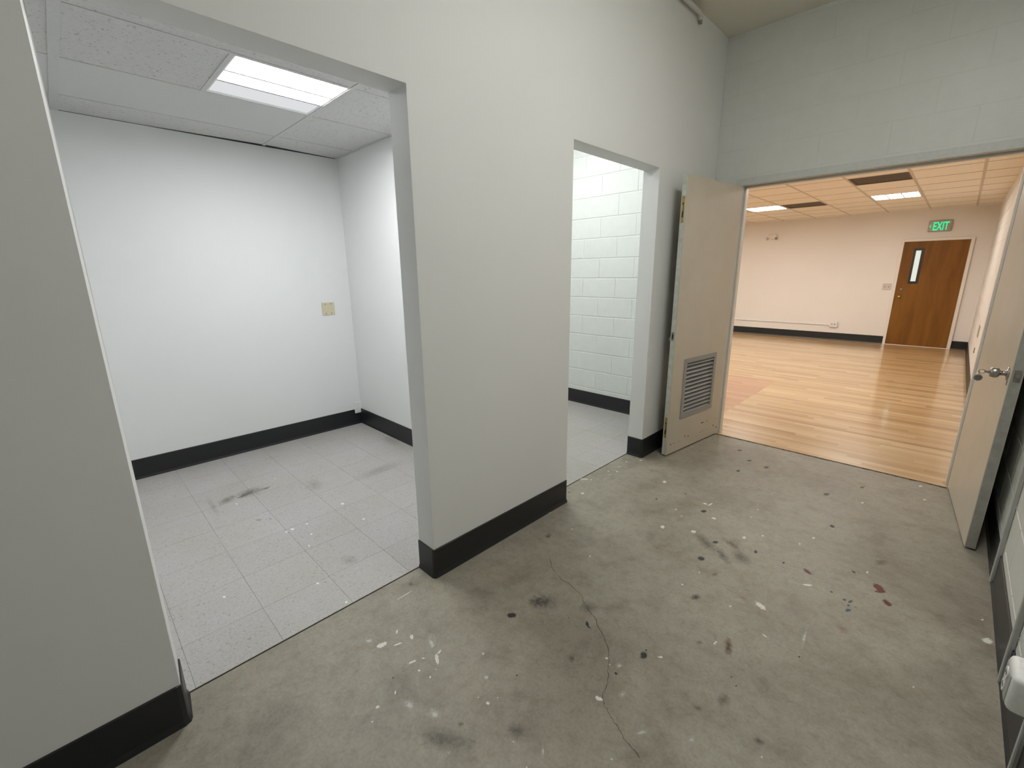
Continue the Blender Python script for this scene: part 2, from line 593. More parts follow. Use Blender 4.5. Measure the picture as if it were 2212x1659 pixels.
# end wall of painted block with the double-door opening
FW = 0.052
bm = bmesh.new()
y0, y1 = YE + 0.0012, YE + 0.19
box(bm, -T, XL - FW, y0, y1, 0, C0); box(bm, XR + FW, W + .15, y0, y1, 0, C0); box(bm, XL - FW, XR + FW, y0, y1, ZD + FW, C0)
wall_end = struct('wall_end', bm, 'block_end', 'grey painted block wall above and around the double doorway', 'wall')
block_wall(wall_end, 'block_end', lambda u, z, d: (u, YE + 0.0012 - d, z), (0.0, W), (0, C0), 0.12,
           [(0.002, W, ZD + FW, C0), (0.002, XL - FW, 0.0, ZD + FW), (XR + FW, W, 0.0, ZD + FW)], 0.0012, gap=0.004, bevel=0.001)

# steel frame of the double doors
fr = thing('trim_1', (0, YE, 0), 'grey painted steel frame around the double doorway', 'door frame', kind='structure')
def fpart(nm, x0, x1, z0, z1, ya=-0.014, yb=0.11, m='frame'):
    return one_box(nm, (x0, x1, ya, yb, z0, z1), m, fr, bevel=0.002)
fpart('frame_jamb', XL - FW, XL - 0.004, 0, ZD)
fpart('frame_jamb', XR + 0.004, XR + FW, 0, ZD)
fpart('frame_head', XL - FW, XR + FW, ZD, ZD + FW)
fpart('frame_stop', XL - 0.004, XL + 0.010, 0, ZD, 0.055, 0.11, 'frame_far')
fpart('frame_stop', XR - 0.010, XR + 0.004, 0, ZD, 0.055, 0.11, 'frame_far')
fpart('frame_stop', XL, XR, ZD - 0.014, ZD, 0.055, 0.11)

# ---------------------------------------------------------------- office behind the wide opening
bm = bmesh.new(); box(bm, -D1 - .1, -D1, -0.5, YR1 + .1, 0, C1 - 0.003)
wob = struct('wall_office_back', bm, 'wall', 'white back wall of the lit office with the ivory blank plate', 'wall')
one_box('dark_upper_wall', (-D1 - .1, -D1 - .001, -0.5, YR1 + .1, C1 - 0.003, 2.95), 'plenum', wob)  # wall above the tiles, in one plain dark colour
bm = bmesh.new(); box(bm, -D1, -T, YR1, YR1 + .1, 0, 3.15)
struct('wall_office_right', bm, 'wall', 'white side wall of the lit office meeting the back wall', 'wall')
bm = bmesh.new(); box(bm, -D1, -T, -0.52, -0.42, 0, 2.95)
struct('wall_office_left', bm, 'wall', 'white side wall of the office hidden behind the corridor partition', 'wall')
bm = bmesh.new(); box(bm, -D1 - .1, -T, -0.52, YR1 + .1, 2.95, 3.05)
struct('ceiling_plenum', bm, 'plenum', 'dark slab above the suspended office ceiling', 'ceiling')

def vct_floor(name, x0, x1, y0, y1, xo, yo, label):
    bm = bmesh.new(); box(bm, x0, x1, y0, y1, -0.10, 0.0012)
    f = struct(name, bm, 'grout', label, 'floor')
    s, g = 0.3048, 0.0012
    cache = {}
    k = int(math.floor((x0 - xo) / s))
    while xo + k * s < x1:
        j = int(math.floor((y0 - yo) / s))
        while yo + j * s < y1:
            a0, a1 = max(xo + k * s + g / 2, x0), min(xo + (k + 1) * s - g / 2, x1)
            c0, c1 = max(yo + j * s + g / 2, y0), min(yo + (j + 1) * s - g / 2, y1)
            if a1 - a0 > 0.005 and c1 - c0 > 0.005:
                key = (round(a1 - a0, 4), round(c1 - c0, 4))
                if key not in cache:
                    b = bmesh.new(); box(b, 0, key[0], 0, key[1], 0, 0.0028)
                    cache[key] = mesh_of('floor_tile', b, 'vct')
                o = bpy.data.objects.new('floor_tile', cache[key])
                COL.objects.link(o); o.parent = f
                o.location = (a0, c0, 0.0004)
            j += 1
        k += 1
    return f
floor_office = vct_floor('floor_office', -D1, -T - 0.002, -0.42, YR1, -0.37 - 0.308 * 7, 0.10 - 0.305 * 2, 'speckled grey vinyl tile floor of the lit office')
floor_store = vct_floor('floor_store', -D1, -T - 0.002, YR1 + .1, YR2 + .02, -0.37 - 0.308 * 7, 2.13 - 0.305, 'speckled grey vinyl tile floor below the white block wall')

def base(name, path, label):
    return struct(name, sweep_base(name, path), 'base', label, 'baseboard')
# each path keeps its wall on the right-hand side
base('baseboard_left_near', [(0, -2.9), (0, YA - 0.014), (-0.004, YA - 0.004), (-0.014, YA), (-T, YA + 0.012)][::-1], 'black rubber base on the partition short of the wide opening')
base('baseboard_left_middle', [(-T, YB), (-0.010, YB), (-0.003, YB + 0.003), (0, YB + 0.010), (0, YC - 0.010), (-0.003, YC - 0.003), (-0.010, YC), (-T, YC)][::-1], 'black rubber base wrapping the partition between the two openings')
base('baseboard_left_far', [(-T, YD), (-0.010, YD), (-0.003, YD + 0.003), (0, YD + 0.010), (0, YE)][::-1], 'black rubber base on the partition behind the louvered door')
base('baseboard_office', [(-T, YR1), (-D1, YR1), (-D1, -0.42)], 'black rubber base running round the corner of the office')
base('baseboard_store', [(-T, YR2), (-D1, YR2)], 'black rubber base below the white block wall')

# office suspended ceiling: tees and tiles
XLN = [-0.965, -1.575, -2.19]          # tees running along y
YLN = [0.185, 0.775, 1.365]            # tees running along x
oc = thing('ceiling_office', (0, 0, C1), 'white suspended tile ceiling with one square light above the office', 'ceiling', kind='structure')
def tee(parent, x0, x1, y0, y1, mat='grid', z=0.0):
    return one_box('ceiling_tee', (x0, x1, y0, y1, z - 0.003, z + 0.030), mat, parent)
for x in XLN:
    tee(oc, x - 0.011, x + 0.011, -0.42, YR1)
tee(oc, -D1, -T, YLN[0] - 0.020, YLN[0] + 0.020, z=-0.0008)
tee(oc, -D1 + .03, -T, YLN[2] - 0.011, YLN[2] + 0.011, z=-0.0008)
tee(oc, XLN[1], XLN[0], YLN[1] - 0.011, YLN[1] + 0.011, z=-0.0008)
tee(oc, -T - 0.020, -T, -0.42, YR1, z=-0.0012)
tee(oc, -D1, -T, YR1 - 0.016, YR1, z=-0.0012)
def tile4(parent, pts, mat, t=0.016):
    bm = bmesh.new()
    a = [bm.verts.new((x, y, 0.0)) for x, y in pts]
    b = [bm.verts.new((x, y, t)) for x, y in pts]
    bm.faces.new(a); bm.faces.new(list(reversed(b)))
    for i in range(4):
        j = (i + 1) % 4
        bm.faces.new((a[i], a[j], b[j], b[i]))
    return obj('ceiling_tile', bm, mat, parent)
def rect(x0, x1, y0, y1):
    return [(x0, y0), (x1, y0), (x1, y1), (x0, y1)]
ys = [-0.42] + YLN + [YR1]
tile4(oc, rect(XLN[0], -T, -0.42, YLN[0]), 'tile')
tile4(oc, rect(XLN[0], -T, YLN[0], YLN[2]), 'tile')
tile4(oc, rect(XLN[0], -T, YLN[2], YR1), 'tile')
tile4(oc, rect(XLN[1], XLN[0], -0.42, YLN[0]), 'tile')
tile4(oc, rect(XLN[1], XLN[0], YLN[0], YLN[1]), 'tile')
tile4(oc, rect(XLN[1], XLN[0], YLN[2], YR1), 'tile')
tile4(oc, rect(XLN[2], XLN[1], -0.42, YLN[0]), 'tile_smooth')
tile4(oc, rect(XLN[2], XLN[1], YLN[0], YLN[2]), 'tile_smooth')
tile4(oc, rect(XLN[2], XLN[1], YLN[2], YR1), 'tile')
tile4(oc, rect(-D1, XLN[2], -0.42, YLN[0]), 'tile')
bm = bmesh.new()
pp = [(XLN[2], YLN[0]), (-D1, YLN[0]), (-D1, 0.62), (-D1 + 0.045, YLN[2]), (XLN[2], YLN[2])]
a = [bm.verts.new((x, y, 0)) for x, y in pp]; b = [bm.verts.new((x, y, 0.016)) for x, y in pp]
bm.faces.new(a); bm.faces.new(list(reversed(b)))
for i in range(5):
    bm.faces.new((a[i], a[(i + 1) % 5], b[(i + 1) % 5], b[i]))
obj('ceiling_tile', bm, 'tile', oc)
tile4(oc, [(-D1 + 0.048, YLN[2]), (XLN[2], YLN[2]), (XLN[2], YR1), (-D1 + 0.004, YR1)], 'tile')

# ---------------------------------------------------------------- storeroom behind the narrow opening
bm = bmesh.new(); box(bm, -D1 - .1, -T, YR2 + 0.004, YR2 + 0.24, 0, 3.1)
wall_store = struct('wall_store', bm, 'block', 'white painted block wall seen through the narrow opening', 'wall')
block_wall(wall_store, 'block', lambda u, z, d: (u, YR2 + 0.004 - d, z), (-D1, -T), (0, 3.05), -0.906, [(-D1, -T, 0.0, 3.05)], 0.004, gap=0.008, bevel=0.003, gap_u=0.0035)
bm = bmesh.new(); box(bm, -D1 - .1, -D1, YR1 + .1, YR2, 0, 3.1)
struct('wall_store_back', bm, 'wall', 'white back wall of the room beyond the narrow opening', 'wall')
bm = bmesh.new(); box(bm, -D1 - .1, -T, YR1 + .1, YR2 + .1, 3.05, 3.15)
struct('ceiling_store', bm, 'wall', 'white ceiling of the room beyond the narrow opening', 'ceiling')

# ---------------------------------------------------------------- far room
Y2 = YE + 0.19
bm = bmesh.new(); box(bm, XF - .1, WF + .1, YF, YF + .1, 0, 3.0)
wf = struct('wall_far_back', bm, 'farwall', 'cream back wall of the wood-floored room with the brown door', 'wall')
one_box('lower_wall_panel', (XF, 0.69, YF - 0.003, YF + 0.01, 0, 1.222), 'farwall', wf)
bm = bmesh.new(); box(bm, WF + 0.003, WF + .1, Y2, YF, 0, 3.0)
wr = struct('wall_far_right', bm, 'block_far', 'cream painted block side wall of the wood-floored room', 'wall')
bm = bmesh.new()
for r in range(13):
    for k in range(19):
        u0 = Y2 + k * 0.4064 - (0.2032 if r % 2 else 0) + 0.003
        u1 = min(u0 + 0.4004, YF); u0 = max(u0, Y2)
        if u1 - u0 > 0.02:
            box(bm, WF, WF + 0.01, u0, u1, r * 0.2032 + 0.003, min((r + 1) * 0.2032 - 0.003, CF + 0.05))
st = obj('block_courses', bm, 'block_far', wr); st['kind'] = 'stuff'
bm = bmesh.new(); box(bm, XF - .1, XF, Y2, YF, 0, 3.0)
struct('wall_far_left', bm, 'farwall', 'cream side wall of the wood-floored room behind the louvered door', 'wall')
bm = bmesh.new(); box(bm, XF, -T, Y2 - 0.02, Y2, 0, 3.0)
struct('wall_far_front', bm, 'farwall', 'cream wall of the wood-floored room beside its double doorway', 'wall')
bm = bmesh.new(); box(bm, XF - .1, WF + .1, Y2 - .02, YF + .1, 3.0, 3.1)
struct('ceiling_far_slab', bm, 'plenum', 'dark slab above the suspended ceiling of the wood-floored room', 'ceiling')
base('baseboard_far_back', [(0.688, YF - 0.003), (XF, YF - 0.003)], 'black rubber base on the cream wall left of the brown door')
base('baseboard_far_corner', [(WF, YF), (1.70, YF)], 'short black rubber base between the brown door and the corner')
base('baseboard_far_right', [(WF, Y2), (WF, YF)], 'black rubber base along the cream block side wall')

# strip floor
bm = bmesh.new(); box(bm, XF, WF, Y2 + .002, YF, -0.10, -0.002); box(bm, XL - 0.004, XR + 0.004, YE - 0.004, Y2 + .002, -0.10, -0.002)
floor_far = struct('floor_far', bm, 'subfloor', 'glossy pale wood strip floor with a reddish square inlay', 'floor')
BW, ZB = 0.0572, 0.004
unit = {}
for nm, mt in (('wood', 'wood'), ('redwood', 'redwood')):
    b = bmesh.new(); box(b, 0, 1, 0, 1, 0, 1)
    unit[nm] = mesh_of('floor_board', b, mt)
fields = {'wood_all': bmesh.new(), 'redwood_all': bmesh.new()}
tones = {'wood_all': [], 'redwood_all': []}
rr = random.Random(3)
y = YE; row = 0; nboards = 0
while y < YF - 0.004:
    y1 = min(y + BW, YF)
    x_lo, x_hi = (XL - 0.004, XR + 0.004) if y1 < Y2 + 0.01 else (XF, WF)
    segs = [(x_lo, x_hi, 'wood')]
    if y1 < 6.79:
        segs = ([(x_lo, 0.045, 'redwood')] if x_lo < 0 else []) + [(max(0.045, x_lo), x_hi, 'wood')]
    for s0, s1, kind in segs:
        x = s0 - (rr.uniform(0, 0.9) if s1 - s0 > 1 else 0)
        while x < s1:
            L = rr.uniform(0.45, 1.5)
            a, b = max(x, s0), min(x + L, s1)
            x += L
            if b - a < 0.003:
                continue
            a += 0.0004; b -= 0.0004
            if y < 7.0 and b > -0.75 and nboards < 290:
                o = bpy.data.objects.new('floor_board', unit[kind])
                COL.objects.link(o); o.parent = floor_far
                o.location = (a, y + 0.0003, -0.008); o.scale = (b - a, y1 - y - 0.0006, ZB + 0.008)
                nboards += 1
            else:
                f = fields[kind + '_all']
                box(f, a, b, y + 0.0003, y1 - 0.0003, -0.008, ZB)
                tones[kind + '_all'].append(rr.random())
    y = y1; row += 1
for k, f in fields.items():
    o = obj('floor_boards', f, k, floor_far); o['kind'] = 'stuff'
    at = o.data.attributes.new('tone', 'FLOAT', 'FACE')
    at.data.foreach_set('value', [t for t in tones[k] for _ in range(6)])
bm = bmesh.new()
rt = random.Random(5)
n = 40
for i in range(n):
    a0, a1 = XL + (XR - XL) * i / n, XL + (XR - XL) * (i + 1) / n
    w0, w1 = (0.006 + 0.012 * rt.random() if i % 7 else 0.02), 0.006 + 0.010 * rt.random()
    quad(bm, [(a0, YE - w0, 0.0012), (a1, YE - w1, 0.0012), (a1, YE + 0.004, 0.0012), (a0, YE + 0.004, 0.0012)])
obj('floor_joint_shadow', bm, 'dark', floor_far)  # dark joint, drawn ragged to include the shadow of the board edge

# far suspended ceiling
fc = thing('ceiling_far', (0, 0, CF), 'cream suspended tile ceiling of the wood-floored room', 'ceiling', kind='structure')
GX = [0.40 + G * i for i in range(-8, 3)]
GXE = [XF] + [g for g in GX if XF + .05 < g < WF - .05] + [WF]
YS0, YSP = 9.70, 0.625
GY = [YS0 + YSP * i for i in range(-8, 4)]
GYE = [Y2] + [g for g in GY if Y2 + .05 < g < YF - .05] + [YF]
def nearest(lst, v):
    return min(lst, key=lambda q: abs(q - v))
for x in GXE[1:-1]:
    tee(fc, x - 0.014, x + 0.014, Y2, YF, 'grid_far')
for y in GYE[1:-1]:
    tee(fc, XF, WF, y - 0.006, y + 0.006, 'grid_far', -0.0006)
FAR_LIGHTS = [(0.705, 9.39), (-1.12, 9.39), (-2.95, 9.39), (-2.95, 6.27), (-1.12, 6.27), (0.705, 6.27)]
FAR_VENTS = [(0.705, 7.51), (-0.51, 9.39)]
cache = {}
for x0, x1 in zip(GXE, GXE[1:]):
    for y0, y1 in zip(GYE, GYE[1:]):
        if any(x0 < px < x1 and y0 < py < y1 for px, py in FAR_LIGHTS + FAR_VENTS):
            continue
        key = (round(x1 - x0, 3), round(y1 - y0, 3))
        if key not in cache:
            b = bmesh.new(); box(b, 0, key[0], 0, key[1], 0, 0.016)
            cache[key] = mesh_of('ceiling_tile', b, 'tile_far')
        o = bpy.data.objects.new('ceiling_tile', cache[key])
        COL.objects.link(o); o.parent = fc
        o.location = (x0, y0, 0)

# measured marks: (x, y, long radius, short radius, angle)
SPOTS = {
    'dark': [(0.795,3.629,0.0238,0.0141,-100), (0.66,3.419,0.0178,0.01,93), (1.22,3.442,0.0251,0.0134,-112), (1.376,3.728,0.0199,0.01,-109), (0.891,2.356,0.0182,0.0119,-108), (1.081,2.416,0.0164,0.0078,97), (0.893,2.154,0.0176,0.0168,79), (0.709,2.644,0.0215,0.0145,-100), (1.215,2.415,0.0095,0.0051,85), (1.326,2.999,0.0173,0.0133,89), (1.488,2.577,0.0105,0.0071,129), (0.979,1.383,0.0188,0.0127,104), (0.974,1.412,0.0045,0.0033,-111), (0.945,1.235,0.0063,0.0057,155), (0.724,1.36,0.0164,0.0071,133), (0.741,1.35,0.0067,0.0039,-164), (1.289,1.497,0.0043,0.0026,-112), (1.421,1.802,0.0055,0.0031,-107), (1.263,1.523,0.0029,0.0018,-111), (0.453,1.169,0.0216,0.015,-136), (0.644,1.333,0.0031,0.0027,-110), (0.681,0.966,0.0039,0.0031,-136), (0.353,0.633,0.0048,0.0027,99), (0.529,3.849,0.0251,0.0156,84), (0.659,3.677,0.0231,0.0142,-99), (0.794,3.631,0.0223,0.0133,-102), (0.419,2.582,0.009,0.0067,86), (0.661,3.41,0.0163,0.0103,-106), (-0.062,2.254,0.0084,0.0063,120), (0.529,2.789,0.0075,0.0043,103), (1.214,2.414,0.0074,0.0041,83)],
    'white': [(0.677,2.747,0.0162,0.0095,169), (0.706,2.759,0.0285,0.0059,-100), (0.79,2.605,0.0134,0.0102,161), (0.991,2.515,0.0168,0.0094,92), (1.061,2.607,0.0098,0.0053,90), (1.275,2.782,0.0121,0.0066,-106), (1.233,2.662,0.0096,0.0049,87), (1.345,2.305,0.0245,0.0086,-140), (1.226,1.997,0.0291,0.0157,153), (1.159,1.647,0.0097,0.0041,-95), (1.666,4.031,0.02,0.0089,-105), (1.698,3.797,0.0148,0.0065,-105), (1.939,2.573,0.0093,0.0038,-115), (1.951,2.426,0.0229,0.0153,71), (1.537,2.62,0.0097,0.0045,81), (1.411,3.465,0.0137,0.0068,-105), (1.751,1.941,0.0055,0.0024,-118), (0.932,2.035,0.0064,0.0042,88), (0.781,2.607,0.0079,0.0046,97), (0.948,2.779,0.0069,0.0037,94), (0.882,1.269,0.0071,0.0054,-116), (0.906,1.252,0.0032,0.0025,-117), (0.956,1.103,0.0139,0.0094,-170), (1.031,1.421,0.0111,0.0058,-129), (1.158,1.636,0.0067,0.0042,-114), (1.432,1.293,0.0035,0.002,-118), (0.909,1.889,0.0068,0.0047,86), (1.129,1.898,0.008,0.0035,-129), (1.291,1.823,0.0113,0.0043,163), (0.237,0.79,0.0138,0.0079,154), (0.184,0.68,0.0226,0.0127,-101), (0.167,0.761,0.0122,0.0045,141), (0.228,0.729,0.0177,0.005,-109), (0.404,0.798,0.0277,0.0075,151), (0.383,0.824,0.0136,0.0043,108), (0.345,0.722,0.0169,0.0051,-104), (0.361,0.762,0.0065,0.0032,-140), (0.397,0.719,0.006,0.0044,-153), (0.451,0.732,0.0051,0.0042,-166), (0.685,0.814,0.0066,0.006,-153), (0.417,0.534,0.0066,0.0061,-134), (0.413,0.606,0.008,0.0028,151), (0.843,0.783,0.0026,0.0018,-136), (0.644,0.805,0.0029,0.0022,-142), (0.695,0.853,0.0025,0.0019,-139), (0.439,0.767,0.0032,0.0024,-151), (0.453,0.494,0.0041,0.0027,-151), (0.516,0.943,0.0056,0.0046,-145), (0.926,0.757,0.0021,0.0014,-135), (-0.001,0.904,0.0463,0.0023,91), (0.605,2.295,0.019,0.0125,101), (0.759,2.373,0.0185,0.0145,-106), (0.342,2.857,0.0201,0.0135,99), (-0.106,2.493,0.0353,0.0095,-141), (-0.063,2.519,0.0093,0.0058,119), (0.015,2.305,0.0139,0.012,94), (0.008,1.956,0.0222,0.0081,-84), (0.457,1.76,0.0065,0.0053,104), (0.231,1.902,0.0061,0.0047,117), (0.0,2.77,0.0117,0.0068,115), (-0.042,2.98,0.0114,0.0062,115), (0.026,3.082,0.0139,0.0106,-109), (0.91,1.89,0.0061,0.0042,86), (1.129,1.9,0.0075,0.0035,-128), (0.572,2.543,0.0082,0.0057,90), (-0.05,2.728,0.0102,0.006,117), (0.634,2.489,0.0063,0.0038,100), (0.95,2.902,0.0083,0.0043,94), (0.788,2.601,0.0145,0.0084,174)],
    'olive': [(1.367,3.779,0.0334,0.0166,132)],
    'red': [(1.593,2.517,0.0325,0.0196,117), (1.601,2.488,0.0237,0.0082,-139), (1.633,2.416,0.0223,0.0138,124), (1.321,2.419,0.0258,0.0115,143)],
    'pink': [(1.514,2.091,0.0267,0.0172,116), (1.151,1.994,0.0169,0.0098,177), (1.534,2.283,0.0111,0.0056,-110)],
    'teal': [(1.514,2.239,0.0153,0.0078,-112), (1.512,2.311,0.017,0.005,-109), (1.491,2.307,0.0089,0.0066,68), (1.51,2.275,0.0089,0.0044,-102), (1.437,2.327,0.0077,0.0055,105)],
    'rust': [(1.204,1.661,0.0421,0.0127,110)],
    'smear': [(0.853,2.315,0.0824,0.031,141), (0.965,2.261,0.0598,0.0225,130), (1.042,2.31,0.0523,0.0342,146), (1.575,2.766,0.0357,0.0172,-113), (0.961,2.4,0.0467,0.019,158), (1.112,1.599,0.0138,0.0093,-107), (1.275,1.406,0.0241,0.0155,-104), (1.225,1.315,0.0147,0.0093,-116), (1.409,1.339,0.0148,0.0107,-124), (0.991,1.848,0.0205,0.014,-99), (0.783,1.172,0.0154,0.0124,113), (0.823,0.814,0.0253,0.021,-155), (0.675,0.699,0.0088,0.0076,-160), (-0.045,0.967,0.0162,0.0125,173), (0.508,1.333,0.0462,0.0433,-102), (0.668,1.443,0.0372,0.028,-123), (0.67,0.628,0.0777,0.0287,-147), (0.475,1.306,0.0322,0.0294,-123), (0.993,1.847,0.0225,0.015,-111), (0.174,1.753,0.0232,0.0166,126), (0.992,2.073,0.0186,0.0114,-118)],
    'chalk': [(1.009,1.175,0.0126,0.0099,-103), (1.126,1.099,0.0224,0.0077,-120), (1.253,1.191,0.0154,0.0101,-114), (0.937,1.273,0.0154,0.0101,-125), (1.412,1.928,0.0598,0.0068,95), (1.101,0.96,0.0088,0.0056,-127), (0.493,0.614,0.0299,0.017,-169), (0.583,0.658,0.0224,0.0161,-147), (0.129,0.653,0.0247,0.0143,-146), (0.32,0.83,0.036,0.0186,149), (0.605,0.879,0.0122,0.0097,-142), (0.931,0.827,0.021,0.0051,131), (0.721,0.613,0.0089,0.0062,-144), (0.004,2.601,0.0196,0.0161,-108), (-0.008,2.68,0.0193,0.0134,-125), (-0.03,2.862,0.0141,0.0114,87)],
    'vwhite': [(-0.972,0.739,0.0166,0.01,-160), (-0.969,0.703,0.0103,0.0059,179), (-0.969,0.823,0.011,0.0067,-158), (-0.837,0.797,0.0094,0.0069,158), (-0.73,0.742,0.0092,0.0056,180), (-0.768,1.09,0.0108,0.0086,127), (-0.379,0.648,0.0111,0.007,-159), (-0.603,0.299,0.0109,0.0059,-162), (-0.153,0.689,0.0115,0.0067,167), (-1.048,1.084,0.0168,0.0113,-179), (-1.558,0.591,0.0121,0.0063,-154), (-1.779,0.898,0.0111,0.0051,172)],
    'vbrown': [(-1.667,0.561,0.0582,0.0359,133), (-1.678,0.708,0.0643,0.0559,-86), (-1.655,0.656,0.0333,0.0214,109), (-1.231,0.63,0.0195,0.0088,-146), (-1.658,0.802,0.0264,0.0134,103), (-1.195,0.684,0.0125,0.0059,-146)],
    'vsmear': [(-1.829,1.914,0.137,0.054,169), (-1.459,1.063,0.0964,0.051,170), (-1.639,0.47,0.1262,0.0147,178), (-1.346,1.512,0.1774,0.0546,95), (-0.443,0.841,0.0469,0.0313,-159)],
}
CRACK = [(0.286, 1.62), (0.363, 1.553), (0.422, 1.522), (0.47, 1.508), (0.519, 1.509), (0.593, 1.492), (0.628, 1.462), (0.666, 1.442), (0.704, 1.419), (0.732, 1.414), (0.762, 1.383), (0.804, 1.355), (0.844, 1.327), (0.873, 1.3), (0.9, 1.251), (0.925, 1.211), (0.948, 1.167), (0.959, 1.12), (0.985, 1.096), (1.013, 1.082), (1.043, 1.067), (1.078, 1.052), (1.098, 1.041), (1.136, 1.033), (1.186, 1.011)]

# ================================================================ LAMPS
def troffer(loc, sx, sy, col, L, label, group, strips):
    t = thing('ceiling_light', loc, label, 'ceiling light', group)
    bm = bmesh.new(); box(bm, -sx / 2, sx / 2, -sy / 2, sy / 2, 0.020, 0.085)
    obj('housing', bm, 'white_metal', t)
    bm = bmesh.new()
    f = 0.016
    for d in ((-sx / 2, sx / 2, -sy / 2, -sy / 2 + f), (-sx / 2, sx / 2, sy / 2 - f, sy / 2),
              (-sx / 2, -sx / 2 + f, -sy / 2 + f, sy / 2 - f), (sx / 2 - f, sx / 2, -sy / 2 + f, sy / 2 - f)):
        box(bm, d[0], d[1], d[2], d[3], -0.001, 0.030)
    obj('frame', bm, 'white_metal', t)
    for a, b, k in strips:
        bm = bmesh.new(); box(bm, a + 0.003, b - 0.003, -sy / 2 + f, sy / 2 - f, 0.008, 0.014)
        obj('lens', bm, emit('lamp_lens', col, L * k), t)
    for a, b, k in strips[:-1]:
        one_box('divider', (b - 0.008, b + 0.008, -sy / 2 + f, sy / 2 - f, -0.001, 0.020), 'grey_plastic', t)
    return t
s3 = [(-0.285, -0.075, 0.0145), (-0.075, 0.080, 1.0), (0.080, 0.285, 1.0)]
troffer(((XLN[0] + XLN[1]) / 2, (YLN[1] + YLN[2]) / 2, C1), 0.602, 0.582, C_OFFICE, L_OFFICE,
        'square white three-strip light in the office ceiling', None, s3)
troffer((-1.25, 2.95, 3.05 - 0.09), 0.60, 1.10, C_STORE, L_STORE, 'white ceiling light inside the block-walled room', None,
        [(-0.28, 0.0, 1.0), (0.0, 0.28, 1.0)])
s4 = [(-0.28, -0.10, 1.0), (-0.10, 0.08, 1.0), (0.08, 0.28, 1.0)]
far_labels = ['square lit ceiling light nearer the exit sign in the wood-floored room',
              'square lit ceiling light beside the brown vent in the wood-floored room']
f0 = troffer((FAR_LIGHTS[0][0], FAR_LIGHTS[0][1], CF), 0.575, 0.59, C_FAR, L_FAR, far_labels[0], 'square lights of the wood-floored room', s4)
for i, (px, py) in enumerate(FAR_LIGHTS[1:], 1):
    c = copy_tree(f0, (px, py, CF))
    c['label'] = far_labels[1] if i == 1 else 'square ceiling light hidden above the head of the double doorway'
for i, (px, py) in enumerate(FAR_VENTS):
    v = thing('ceiling_vent', (px, py, CF), ['brown slatted ceiling vent standing alone among cream tiles',
                                             'brown slatted ceiling vent side by side with a lit light'][i], 'vent', 'vents in the cream ceiling')
    bm = bmesh.new()
    w, h, f = 0.575, 0.60, 0.018
    box(bm, -w / 2, w / 2, -h / 2, -h / 2 + f, -0.001, 0.020); box(bm, -w / 2, w / 2, h / 2 - f, h / 2, -0.001, 0.020)
    box(bm, -w / 2, -w / 2 + f, -h / 2 + f, h / 2 - f, -0.001, 0.020); box(bm, w / 2 - f, w / 2, -h / 2 + f, h / 2 - f, -0.001, 0.020)
    obj('frame', bm, 'vent', v)
    one_box('backing', (-w / 2 + f, w / 2 - f, -h / 2 + f, h / 2 - f, 0.024, 0.030), 'vent', v)
    b = bmesh.new(); box(b, -w / 2 + f, w / 2 - f, -0.010, 0.010, 0.002, 0.006)
    sl = mesh_of('slat', b, 'vent')
    for k in range(18):
        o = bpy.data.objects.new('slat', sl); COL.objects.link(o); o.parent = v
        o.location = (0, -h / 2 + f + 0.016 + k * (h - 2 * f - 0.032) / 17, 0.004)

# corridor strip lights on the slab, above and behind the photograph's frame
for lx, ly, L, lab in [(1.60, 1.85, L_HALL, 'long white strip light on the slab above the corridor doors'),
                       (1.00, -1.50, L_HALL_FILL, 'added unseen strip light evening the corridor, farther from the double doors')]:  # the second lamp is added to even out the corridor light
    t = thing('strip_light', (lx, ly, C0), lab, 'ceiling light', 'corridor strip lights')
    one_box('housing', (-0.13, 0.13, -0.62, 0.62, -0.045, 0.0), 'white_metal', t, bevel=0.004)
    bm = bmesh.new(); box(bm, -0.125, 0.125, -0.60, 0.60, -0.060, -0.046)
    obj('lens', bm, emit('strip_lens', C_HALL, L), t)
    for s in (-1, 1):
        one_box('end_cap', (-0.13, 0.13, min(s * 0.60, s * 0.62), max(s * 0.60, s * 0.62), -0.062, -0.045), 'white_metal', t)

# ================================================================ DOORS OF THE CORRIDOR
def leaf_angle(hx, hy, fx, fy):
    return math.atan2(fy - hy, fx - hx)
# louvered inactive leaf: local +y runs from hinge to free edge; built with the corridor face at x = 0, thickness towards -x, then mirrored in x
LD = 0.832
a = leaf_angle(XL, YE, 0.1422, 3.2946)
d1 = thing('door_1', (XL - 0.003, YE - 0.002, 0.012), 'open beige door leaf with grey louver and brass bolts', 'door', kind='structure', rotz=a - math.pi / 2)
TH = 0.042
HZ = ZD - 0.022
bm = bmesh.new()
plate_hole(bm, 0.0, LD, 0.0, HZ, (0.185, 0.645, 0.302, 0.762), 0.0, -TH)
obj('leaf', bm, 'door', d1)
one_box('edge_strip', (-TH + 0.001, -0.006, LD - 0.001, LD + 0.003, 0.0, HZ), 'door_edge', d1, bevel=0.001)
one_box('kick_seam', (-0.0005, 0.0006, 0.02, LD - 0.02, 0.2535, 0.2555), 'door_edge', d1)
lv = thing('louver', (0, 0, 0), '', '')
del lv['label']; del lv['category']
lv.parent = d1
bm = bmesh.new()
plate_hole(bm, 0.158, 0.672, 0.278, 0.784, (0.196, 0.634, 0.314, 0.748), 0.006, 0.0)
plate_hole(bm, 0.186, 0.644, 0.303, 0.761, (0.196, 0.634, 0.314, 0.748), 0.0, -TH)
bpy.data.objects.remove(lv)
lv = obj('louver', bm, 'louver', d1)
b = bmesh.new()
w0, w1 = 0.196, 0.634
prof = [(0.003, -0.017), (0.003, -0.010), (-0.034, 0.016), (-0.036, 0.0145), (0.0005, -0.0115), (0.0005, -0.017)]
